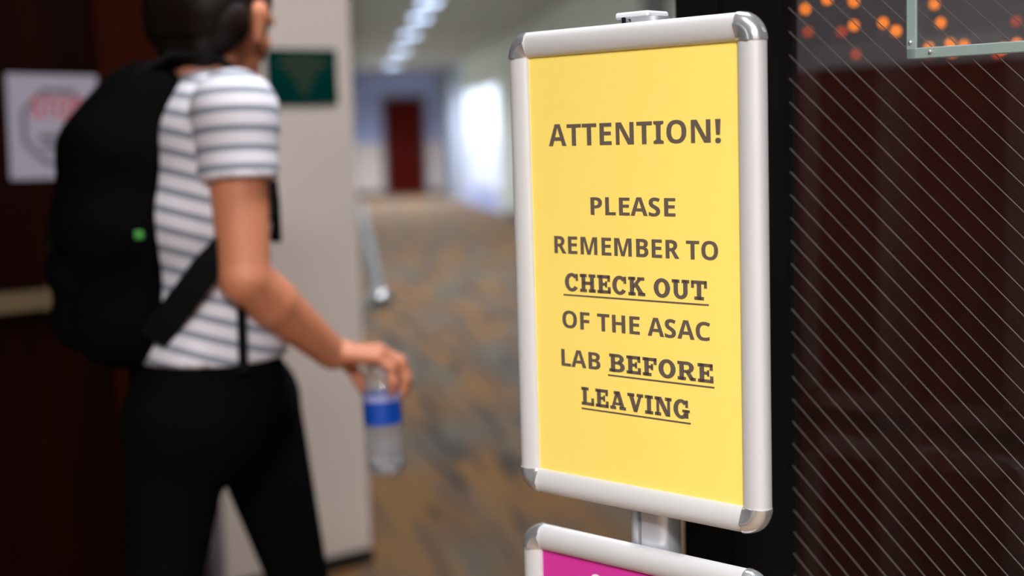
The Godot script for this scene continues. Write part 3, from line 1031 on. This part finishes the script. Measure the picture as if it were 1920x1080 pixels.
	text(yn, "lettering", "OF THE ASAC", "Droid Sans", 0.0007, -0.0608, 0.1800, 0.0180, z, M.ink)
	text(yn, "lettering", "LAB", "Droid Sans", -0.0667, -0.0992, 0.0508, 0.0172, z, M.ink)
	slab_text(yn, "BEFORE", -0.0298, 0.0936, -0.0992, 0.0176, z * 2, M.ink)
	slab_text(yn, "LEAVING", -0.0665, 0.0662, -0.1362, 0.0180, z * 2, M.ink)
	for q in [[-0.0870, 0.0893, -0.0270], [-0.0318, 0.0943, -0.1032], [-0.0668, 0.0668, -0.1401]]:
		put("underline", boxed(Transform3D(Basis.IDENTITY, Vector3((q[0] + q[1]) * 0.5, q[2], z * 0.5)), Vector3(q[1] - q[0], 0.0015, 0.0004)), M.ink, yn)
	var mn := thing("magenta_notice", "magenta printed notice in the lower frame of the stand, mostly below view", "notice", Transform3D(bs, SC - Vector3(0, 0.5045, 0)))
	put("sheet", boxed(Transform3D(Basis.IDENTITY, Vector3(0, 0, -0.0012)), Vector3(hw * 2 + 0.016, hh * 2 + 0.016, 0.0024)), M.magenta_paper, mn)
	var lb := MB.new()
	slab_letter(lb, "O", Transform3D(Basis.from_scale(Vector3(0.02, 0.022, 1)), Vector3(-0.0625, 0.174, z * 2)))
	put("lettering", lb.mesh(), M.white_ink, mn)

# ---------------------------------------------------------------- things fixed to the wired glass
func glass_things() -> void:
	var bs := Basis(SU, Vector3.UP, -SN)
	var o := SC + SN * 0.272
	var pl := thing("sign_holder", "clear sign holder with grey green border on the wired glass, top right", "sign holder", Transform3D(bs, Vector3(o.x, 1.383, o.z) + SU * 0.147))
	var w := 0.30
	var h := 0.34
	put("sheet", boxed(Transform3D(Basis.IDENTITY, Vector3(w / 2, h / 2, 0.004)), Vector3(w - 0.004, h - 0.004, 0.003)), M.acrylic, pl)
	for q in [[w / 2, 0.0055, w, 0.011], [w / 2, h - 0.0055, w, 0.011], [0.0055, h / 2, 0.011, h], [w - 0.0055, h / 2, 0.011, h]]:
		put("border", boxed(Transform3D(Basis.IDENTITY, Vector3(q[0], q[1], 0.006)), Vector3(q[2], q[3], 0.004), 0.001), M.acrylic_border, pl)
	for q in [[0.0055, 0.017], [0.027, 0.0065]]:
		var s := MB.new()
		s.lathe([[0.0, 0.0035], [0.0016, 0.0028], [0.0022, 0.001], [0.0022, -0.002]], 14, Transform3D(Basis(Vector3.RIGHT, PI / 2), Vector3(q[0], q[1], 0.008)))
		put("screw", s.mesh(), M.chrome, pl)
	var pg := thing("reflection_strip", "pale sheet standing in for a reflection in the glass, right edge below the sign holder", "paper", Transform3D(bs, Vector3(o.x, 1.257, o.z) + SN * 0.013 + SU * 0.2715))  # bluish reflection in the glass, built as a pale sheet
	put("sheet", boxed(Transform3D(Basis.IDENTITY, Vector3(0.1, 0.058, 0)), Vector3(0.2, 0.116, 0.001)), M.white_paper, pg)

# ---------------------------------------------------------------- the person
func walker() -> void:
	var f := Vector3(0.94, 0, -0.342)
	var r := Vector3(0.342, 0, 0.94)
	var xf := Transform3D(Basis(f, Vector3.UP, r), Vector3(-0.50, 0, -2.38))   # x ahead, y up, z to the walker's right
	var p := thing("person", "person in striped short-sleeved shirt and black trousers walking past the dark doors", "person", xf)
	# head frame, turned to the walker's left and bowed a little
	var H := Transform3D(Basis(Vector3.UP, deg_to_rad(44.0)) * Basis(Vector3.BACK, deg_to_rad(-14.0)), Vector3(0.032, 1.518, 0.005))
	# --- body: one continuous skin
	var b := MB.new()
	var rs := Vector3(0.02, 1.365, 0.172)
	var re := Vector3(0.018, 1.112, 0.205)
	var rw := Vector3(0.175, 0.966, 0.095)
	var ls := Vector3(0.02, 1.365, -0.172)
	var le := Vector3(-0.06, 1.11, -0.215)
	var lw := Vector3(-0.01, 0.88, -0.22)
	var lk := Vector3(0.15, 0.47, -0.09)
	var la := Vector3(0.24, 0.10, -0.09)
	var rk := Vector3(-0.14, 0.47, 0.09)
	var ran := Vector3(-0.38, 0.15, 0.09)
	var skin := [
		[Vector3(-0.03, 0.90, -0.06), Vector3(-0.03, 0.90, 0.06), 0.095, 0.095], [Vector3(-0.01, 1.02, -0.05), Vector3(-0.01, 1.02, 0.05), 0.085, 0.085],
		[Vector3(-0.02, 1.2, -0.075), Vector3(-0.02, 1.2, 0.075), 0.09, 0.09], [Vector3(0.0, 1.345, -0.13), Vector3(0.0, 1.345, 0.13), 0.055, 0.055],
		[Vector3(0.005, 1.36, 0), Vector3(0.025, 1.50, 0.003), 0.056, 0.053],
		[Vector3(0.05, 0.86, -0.085), lk, 0.065, 0.034], [lk, la, 0.034, 0.028], [Vector3(-0.075, 0.86, 0.08), rk, 0.065, 0.034], [rk, ran, 0.034, 0.028],
	]
	body(b, skin, 0.0105, 0.03)
	body(b, [
		[rs, re, 0.05, 0.04], [re, re.lerp(rw, 0.3), 0.04, 0.041], [re.lerp(rw, 0.3), rw, 0.041, 0.0275],
		[ls, le, 0.05, 0.04], [le, lw, 0.04, 0.027], [lw, lw + Vector3(0.01, -0.045, 0.004), 0.027, 0.029], [lw + Vector3(0.01, -0.045, 0.004), lw + Vector3(0.03, -0.085, 0.008), 0.022, 0.02],
	], 0.008, 0.006)
	# the left hand, relaxed and slightly curled
	var lf := []
	for k in 4:
		var kb := lw + Vector3(0.034 - k * 0.017, -0.088 + absf(k - 1.2) * 0.004, 0.006)
		var fl: float = [0.038, 0.043, 0.039, 0.031][k]
		var f1 := kb + Vector3(0.006, -fl, 0.006)
		var f2 := f1 + Vector3(0.003, -fl * 0.62, 0.014)
		lf.append_array([[lw + Vector3(0.012 - k * 0.006, -0.02, 0.002), kb, 0.014, 0.011], [kb, f1, 0.0095, 0.0088], [f1, f2, 0.0088, 0.0082], [f2, f2 + Vector3(0.0, -fl * 0.35, 0.013), 0.0082, 0.0075]])
	lf.append_array([[lw + Vector3(0.02, -0.03, 0.004), lw + Vector3(0.05, -0.065, 0.012), 0.014, 0.0115], [lw + Vector3(0.05, -0.065, 0.012), lw + Vector3(0.058, -0.1, 0.018), 0.011, 0.0092], [lw + Vector3(0.058, -0.1, 0.018), lw + Vector3(0.055, -0.122, 0.024), 0.0092, 0.008]])
	body(b, lf, 0.003, 0.005)
	# --- head with face and ears
	var hd := []
	for q in [
		[[-0.015, 0.028, 0], [-0.015, 0.028, 0], 0.08, 0.08, [1.2, 1.12, 0.95]], [[0.02, -0.03, 0], [0.035, -0.05, 0], 0.062, 0.05, [1, 1.1, 0.95]],
		[[0.052, -0.088, -0.012], [0.052, -0.088, 0.012], 0.026, 0.026, [1, 1, 1]], [[-0.03, -0.06, 0.0], [-0.02, -0.13, 0.0], 0.055, 0.054, [1, 1, 1]],
		[[0.088, 0.008, 0], [0.106, -0.026, 0], 0.009, 0.013, [1, 1, 1]], [[0.096, -0.03, -0.01], [0.096, -0.03, 0.01], 0.008, 0.008, [1, 1, 1]],
		[[0.078, 0.026, -0.036], [0.078, 0.026, 0.036], 0.013, 0.013, [1, 0.8, 1]], [[0.082, -0.056, -0.018], [0.082, -0.056, 0.018], 0.007, 0.007, [1, 1, 1]],
		[[0.080, -0.066, -0.014], [0.080, -0.066, 0.014], 0.008, 0.008, [1, 1, 1]], [[0.055, -0.02, -0.042], [0.055, -0.02, 0.042], 0.018, 0.018, [1, 1, 1]],
		[[-0.012, 0.008, 0.088], [-0.004, -0.03, 0.082], 0.02, 0.012, [1, 1, 0.5]], [[-0.012, 0.008, -0.088], [-0.004, -0.03, -0.082], 0.02, 0.012, [1, 1, 0.5]],
	]:
		hd.append([Vector3(q[0][0], q[0][1], q[0][2]), Vector3(q[1][0], q[1][1], q[1][2]), q[2], q[3], Vector3(q[4][0], q[4][1], q[4][2])])
	var hb := MB.new()
	body(hb, hd, 0.005, 0.014)
	append_at(b, hb, H)
	# --- right hand closing over the bottle's neck from above
	var W := rw
	var kn := [Vector3(0.252, 0.961, 0.068), Vector3(0.258, 0.964, 0.088), Vector3(0.252, 0.963, 0.109), Vector3(0.240, 0.958, 0.128)]
	var mid := [Vector3(0.286, 0.944, 0.072), Vector3(0.293, 0.944, 0.092), Vector3(0.286, 0.944, 0.114), Vector3(0.263, 0.942, 0.138)]
	var dip := [Vector3(0.297, 0.917, 0.078), Vector3(0.302, 0.913, 0.096), Vector3(0.293, 0.914, 0.118), Vector3(0.265, 0.917, 0.143)]
	var tip := [Vector3(0.291, 0.897, 0.082), Vector3(0.296, 0.890, 0.098), Vector3(0.287, 0.893, 0.119), Vector3(0.262, 0.900, 0.141)]
	var hnd := [[re.lerp(W, 0.8), W, 0.0295, 0.0245, Vector3(1, 1, 1)], [W, W + Vector3(0.02, 0.0, 0.0), 0.025, 0.022, Vector3(1, 1, 1)]]
	for k in 4:
		hnd.append([W + Vector3(0.018, -0.001, (k - 1.5) * 0.009), kn[k], 0.0165, 0.0115])
	var hm := MB.new()
	for k in 4:
		var rr: float = [0.0088, 0.0092, 0.0088, 0.0078][k]
		hnd.append([kn[k], mid[k], rr * 1.1, rr])
		hnd.append([mid[k], dip[k], rr, rr * 0.93])
		hnd.append([dip[k], tip[k], rr * 0.93, rr * 0.85])
	hnd.append([W + Vector3(0.012, -0.006, -0.012), Vector3(0.212, 0.938, 0.062), 0.015, 0.012])
	hnd.append([Vector3(0.212, 0.938, 0.062), Vector3(0.224, 0.914, 0.066), 0.0115, 0.0098])
	hnd.append([Vector3(0.224, 0.914, 0.066), Vector3(0.230, 0.895, 0.073), 0.0098, 0.0082])
	body(hm, hnd, 0.003, 0.006)
	append_at(b, hm, Transform3D.IDENTITY)
	put("body", b.mesh(), M.skin, p)
	# --- eyes and hair
	for s in [-1, 1]:
		var e := MB.new()
		e.lathe([[0.0, -0.011], [0.006, -0.009], [0.0105, -0.003], [0.0105, 0.003], [0.006, 0.009], [0.0, 0.011]], 12, H * Transform3D(Basis.IDENTITY, Vector3(0.078, 0.006, s * 0.031)))
		put("eye", e.mesh(), M.eye_white, p)
	var hr := [[Vector3(-0.025, 0.045, 0), Vector3(-0.025, 0.045, 0), 0.088, 0.088, Vector3(1.22, 1.12, 0.99)], [Vector3(-0.075, -0.005, -0.03), Vector3(-0.075, -0.005, 0.03), 0.055, 0.055], [Vector3(-0.07, -0.06, -0.025), Vector3(-0.07, -0.06, 0.025), 0.036, 0.036], [Vector3(0.03, 0.1, -0.03), Vector3(0.03, 0.1, 0.03), 0.045, 0.045], [Vector3(-0.07, 0.09, -0.03), Vector3(-0.07, 0.09, 0.03), 0.062, 0.062], [Vector3(0.016, 0.02, 0.074), Vector3(0.02, -0.015, 0.07), 0.012, 0.008], [Vector3(0.016, 0.02, -0.074), Vector3(0.02, -0.015, -0.07), 0.012, 0.008]]
	var hh := MB.new()
	body(hh, hr, 0.006, 0.025, [[Vector3(0.03, 0.035, 0), Vector3(0.55, -0.83, 0)]])
	var hw := MB.new()
	append_at(hw, hh, H)
	# nape and sideburn kept apart from the cut above
	var hn := MB.new()
	body(hn, [[Vector3(-0.06, -0.02, -0.05), Vector3(-0.06, -0.02, 0.05), 0.045, 0.045], [Vector3(-0.068, -0.065, -0.025), Vector3(-0.068, -0.065, 0.025), 0.034, 0.034], [Vector3(0.014, 0.03, 0.076), Vector3(0.02, -0.02, 0.071), 0.012, 0.008], [Vector3(0.014, 0.03, -0.076), Vector3(0.02, -0.02, -0.071), 0.012, 0.008]], 0.006, 0.02)
	append_at(hw, hn, H)
	put("hair", hw.mesh(), M.hair, p)
	# --- shirt: body and two sleeves, striped knit
	var sb := MB.new()
	var trunk := [
		[Vector3(-0.02, 0.96, -0.075), Vector3(-0.02, 0.96, 0.075), 0.122, 0.122], [Vector3(-0.008, 1.06, -0.07), Vector3(-0.008, 1.06, 0.07), 0.108, 0.108],
		[Vector3(-0.02, 1.2, -0.085), Vector3(-0.02, 1.2, 0.085), 0.105, 0.105], [Vector3(-0.015, 1.32, -0.10), Vector3(-0.015, 1.32, 0.10), 0.085, 0.085], [Vector3(0.0, 1.365, -0.14), Vector3(0.0, 1.365, 0.14), 0.05, 0.05], [Vector3(0.0, 1.38, -0.05), Vector3(0.0, 1.38, 0.05), 0.062, 0.062],
	]
	body(sb, trunk, 0.0095, 0.05, [[Vector3(0, 0.972, 0), Vector3.DOWN], [Vector3(0, 1.452, 0), Vector3(0.25, 0.97, 0)]], func(q: Vector3) -> Vector2: return Vector2(q.z, q.y / 0.031 + 0.3 * q.x / 0.031))
	var shirt := put("shirt", sb.mesh(), M.striped_knit, p)
	for s in 2:
		var a: Vector3 = rs if s == 0 else ls
		var e: Vector3 = re if s == 0 else le
		var dir := (e - a).normalized()
		var sl := MB.new()
		body(sl, [[a, a + dir * 0.16, 0.064, 0.062], [a - Vector3(0, 0.01, a.z * 0.35), a, 0.062, 0.062]], 0.0075, 0.03, [[a + dir * 0.105, dir]], func(q: Vector3) -> Vector2: return Vector2(q.z, (q - a).dot(dir) / 0.029 + 0.45))
		put("sleeve", sl.mesh(), M.striped_knit, shirt)
	var cl := MB.new()
	var cp := []
	for k in 25:
		var an := TAU * k / 24
		cp.append(Vector3(0.014 + cos(an) * 0.064, 1.438 - cos(an) * 0.018, sin(an) * 0.066))
	cl.tube(cp, 0.009, 8, false)
	put("collar", cl.mesh(), M.striped_knit, shirt)
	# --- trousers
	var tb := MB.new()
	body(tb, [
		[Vector3(-0.02, 0.93, -0.075), Vector3(-0.02, 0.93, 0.075), 0.118, 0.118], [Vector3(-0.03, 0.88, -0.06), Vector3(-0.05, 0.88, 0.08), 0.118, 0.118],
		[Vector3(0.045, 0.88, -0.08), Vector3(0.04, 0.88, -0.02), 0.092, 0.092],
		[Vector3(0.06, 0.86, -0.085), lk, 0.092, 0.047], [lk, la + Vector3(-0.005, 0.03, 0), 0.048, 0.045],
		[Vector3(-0.08, 0.86, 0.08), rk, 0.088, 0.046], [rk, ran + Vector3(0.01, 0.03, 0), 0.048, 0.045]], 0.0105, 0.025, [[Vector3(0, 1.0, 0), Vector3.UP]])
	var tr := put("trousers", tb.mesh(), M.trousers, p)
	var wb := MB.new()
	var wp := []
	for k in 33:
		var an := TAU * k / 32
		wp.append(Vector3(-0.022 + cos(an) * 0.1, 0.985, sin(an) * 0.16))
	wb.tube(wp, 0.012, 8, false)
	put("waistband", wb.mesh(), M.trousers, tr)
	# --- shoes
	for s in 2:
		var an: Vector3 = la if s == 0 else ran
		var pit := 0.0 if s == 0 else -0.42
		var X := Transform3D(Basis(Vector3.BACK, pit), an)
		var u := MB.new()
		var ub := MB.new()
		body(ub, [[Vector3(-0.035, -0.045, 0), Vector3(0.06, -0.05, 0), 0.04, 0.04], [Vector3(0.06, -0.055, 0), Vector3(0.145, -0.065, 0), 0.04, 0.03], [Vector3(-0.02, 0, 0), Vector3(-0.02, -0.04, 0), 0.042, 0.042]], 0.008, 0.03, [[Vector3(0, -0.078, 0), Vector3.DOWN]])
		append_at(u, ub, X)
		var sh := put("shoe", u.mesh(), M.shoe, p)
		var so := MB.new()
		var pf := []
		for k in 24:
			var t := TAU * k / 24
			pf.append(Vector2(0.05 + cos(t) * 0.135, sin(t) * (0.043 if cos(t) > -0.2 else 0.038)))
		var yb := Basis(X.basis.x, X.basis.z, X.basis.x.cross(X.basis.z))
		so.carry(pf, [Transform3D(yb, X * Vector3(0, -0.096, 0)), Transform3D(yb, X * Vector3(0, -0.074, 0))])
		put("sole", so.mesh(), M.sole, sh)
	# --- backpack
	var bp := thing("backpack", "large black backpack on the walker's back with a tiny green tag", "backpack", xf)
	var pk := MB.new()
	body(pk, [
		[Vector3(-0.165, 1.045, -0.07), Vector3(-0.165, 1.045, 0.075), 0.078, 0.078], [Vector3(-0.172, 1.19, -0.07), Vector3(-0.172, 1.19, 0.085), 0.086, 0.086],
		[Vector3(-0.158, 1.31, -0.065), Vector3(-0.158, 1.31, 0.08), 0.082, 0.082], [Vector3(-0.12, 1.39, -0.05), Vector3(-0.12, 1.39, 0.06), 0.05, 0.05],
		[Vector3(-0.085, 1.412, -0.07), Vector3(-0.085, 1.412, 0.075), 0.034, 0.034], [Vector3(-0.12, 1.02, -0.08), Vector3(-0.12, 1.36, -0.08), 0.03, 0.03], [Vector3(-0.12, 1.02, 0.08), Vector3(-0.12, 1.36, 0.08), 0.03, 0.03]], 0.01, 0.06)
	put("main_compartment", pk.mesh(), M.pack_cloth, bp)
	var po := MB.new()
	body(po, [[Vector3(-0.222, 1.04, -0.06), Vector3(-0.222, 1.04, 0.065), 0.042, 0.042], [Vector3(-0.228, 1.12, -0.06), Vector3(-0.228, 1.12, 0.07), 0.042, 0.042]], 0.009, 0.04)
	put("front_pocket", po.mesh(), M.pack_cloth, bp)
	for s in [-1, 1]:
		var sp := MB.new()
		sp.ribbon([Vector3(-0.12, 1.43, s * 0.085), Vector3(-0.06, 1.462, s * 0.09), Vector3(0.0, 1.458, s * 0.095), Vector3(0.06, 1.425, s * 0.09), Vector3(0.08, 1.365, s * 0.08), Vector3(0.09, 1.28, s * 0.075), Vector3(0.075, 1.225, s * 0.14), Vector3(0.03, 1.195, s * 0.208), Vector3(-0.04, 1.13, s * 0.204), Vector3(-0.085, 1.07, s * 0.185), Vector3(-0.12, 1.02, s * 0.15)],
			[Vector3(0, 0, 1), Vector3(0, 0, 1), Vector3(0, 0, 1), Vector3(0, 0, 1), Vector3(0, 0, 1), Vector3(0, 0.3, 1), Vector3(-0.3, 0.9, 0.3 * s), Vector3(-0.6, 0.8, 0), Vector3(-0.7, 0.7, 0), Vector3(-0.7, 0.7, 0), Vector3(-0.7, 0.7, 0)], 0.024, 0.005)
		put("shoulder_strap", sp.mesh(), M.strap_cloth, bp)
		var tl := MB.new()
		tl.ribbon([Vector3(0.01, 1.18, s * 0.207), Vector3(0.012, 1.10, s * 0.199), Vector3(0.01, 1.03, s * 0.203), Vector3(0.008, 0.965, s * 0.208)], [Vector3(1, 0, 0)], 0.0075, 0.0015)
		put("strap_tail", tl.mesh(), M.strap_cloth, bp)
	var ct := MB.new()
	ct.ribbon([Vector3(0.09, 1.28, 0.065), Vector3(0.097, 1.22, 0.055), Vector3(0.097, 1.155, 0.053)], [Vector3(0.3, 0, 1)], 0.012, 0.006)
	put("chest_strap", ct.mesh(), M.strap_cloth, bp)
	var hl := MB.new()
	var hlp := []
	for k in 9:
		var an := PI * k / 8
		hlp.append(Vector3(-0.105, 1.43 + sin(an) * 0.014, cos(an) * 0.035))
	hl.tube(hlp, 0.007, 8)
	put("handle", hl.mesh(), M.strap_cloth, bp)
	var zp := MB.new()
	var zz := []
	for k in 13:
		var an := PI * k / 12
		zz.append(Vector3(-0.262 + sin(an) * 0.006, 1.16 + sin(an) * 0.035, cos(an) * 0.085))
	zp.tube(zz, 0.004, 6)
	put("zip", zp.mesh(), M.strap_cloth, bp)
	put("tag", boxed(Transform3D(Basis(Vector3.UP, -0.15), Vector3(-0.135, 1.185, 0.176)), Vector3(0.014, 0.014, 0.006), 0.002), M.green_tag, bp)
	# --- bottle held under the hand
	var bc := xf * Vector3(0.258, 0.0, 0.102)
	var bt := thing("water_bottle", "clear plastic water bottle with blue label hanging from the walker's right hand", "bottle", Transform3D(Basis(Vector3.BACK, 0.03), Vector3(bc.x, 0.756, bc.z)))
	var g := MB.new()
	g.lathe([[0.0, 0.006], [0.014, 0.004], [0.022, 0.0], [0.029, 0.003], [0.0325, 0.010], [0.0325, 0.030], [0.0305, 0.036], [0.0325, 0.042], [0.0325, 0.056], [0.0305, 0.062], [0.0325, 0.068], [0.032, 0.080], [0.032, 0.142], [0.029, 0.155], [0.021, 0.168], [0.0135, 0.176], [0.0125, 0.183]], 32, Transform3D.IDENTITY)
	put("bottle_body", g.mesh(), M.bottle_plastic, bt)
	var wt := MB.new()
	wt.lathe([[0.0, 0.008], [0.014, 0.006], [0.022, 0.002], [0.028, 0.005], [0.0312, 0.011], [0.0314, 0.022], [0.0, 0.022]], 32, Transform3D.IDENTITY)
	put("water", wt.mesh(), M.water, bt)  # added: water refracts lamplight into bright spots near the base
	var lbm := MB.new()
	lbm.lathe([[0.0323, 0.086], [0.0327, 0.087], [0.0327, 0.139], [0.0323, 0.140]], 32, Transform3D.IDENTITY)
	var lab_ := put("label", lbm.mesh(), M.label_blue, bt)
	var bd := MB.new()
	bd.lathe([[0.0328, 0.126], [0.033, 0.127], [0.033, 0.136], [0.0328, 0.137]], 32, Transform3D.IDENTITY)
	put("label_band", bd.mesh(), M.label_white, lab_)
	var cpz := MB.new()
	cpz.lathe([[0.0145, 0.176], [0.0148, 0.178], [0.0148, 0.188], [0.0135, 0.1895], [0.0, 0.19]], 24, Transform3D.IDENTITY)
	put("cap", cpz.mesh(), M.cap_white, bt)

func append_at(to: MB, from: MB, xf: Transform3D) -> void:
	var base := to.v.size()
	for k in from.v.size():
		to.vert(xf * from.v[k], (xf.basis * from.n[k]).normalized(), from.uv[k])
	for i in from.ix:
		to.ix.append(base + i)

# ---------------------------------------------------------------- ceiling panels of the hall
func lamps() -> void:
	for q in panels:
		var t := thing("light_panel", q[3], "ceiling light", Transform3D(Basis(Vector3.UP, q[1]), q[0]), "ceiling panels of the hall")
		for e in [[0, 0.3, 0.62, 0.02], [0, -0.3, 0.62, 0.02], [0.3, 0, 0.02, 0.58], [-0.3, 0, 0.02, 0.58]]:
			put("frame", boxed(Transform3D(Basis.IDENTITY, Vector3(e[0], -0.008, e[1])), Vector3(e[2], 0.016, e[3]), 0.003), M.panel_frame, t)
		put("lamp_diffuser", boxed(Transform3D(Basis.IDENTITY, Vector3(0, -0.006, 0)), Vector3(0.58, 0.01, 0.58)), M.lamp_panel, t)
		var a := AreaLight3D.new()
		a.name = "panel_light"
		a.area_size = Vector2(0.58, 0.58)
		a.light_color = Color(0.97, 0.98, 1.0)
		a.light_energy = q[2]
		a.area_range = 40.0
		a.shadow_enabled = true
		a.transform = Transform3D(Basis(Vector3.RIGHT, -PI / 2), Vector3(0, -0.02, 0))
		t.add_child(a)
	for q in spot_lamps:
		var t := thing("recessed_spot", q[2], "ceiling light", Transform3D(Basis.IDENTITY, q[0]), "recessed spots in front of the stand")
		var ring := MB.new()
		ring.lathe([[0.05, -0.002], [0.052, -0.008], [0.07, -0.008], [0.072, 0.0]], 24, Transform3D.IDENTITY)
		put("trim_ring", ring.mesh(), M.panel_frame, t)
		var L := MB.new()
		L.lathe([[0.0, -0.006], [0.05, -0.004], [0.05, -0.001]], 24, Transform3D.IDENTITY)
		put("lamp_lens", L.mesh(), M.lamp_panel, t)
		var o := SpotLight3D.new()
		o.name = "spot_light"
		o.light_color = Color(0.98, 0.985, 1.0)
		o.light_energy = q[1]
		o.light_size = 0.05
		o.spot_range = 40.0
		o.spot_angle = 56.0
		o.spot_attenuation = 2.0
		o.shadow_enabled = true
		o.transform = Transform3D(Basis(Vector3.RIGHT, -PI / 2), Vector3(0, -0.015, 0))
		t.add_child(o)
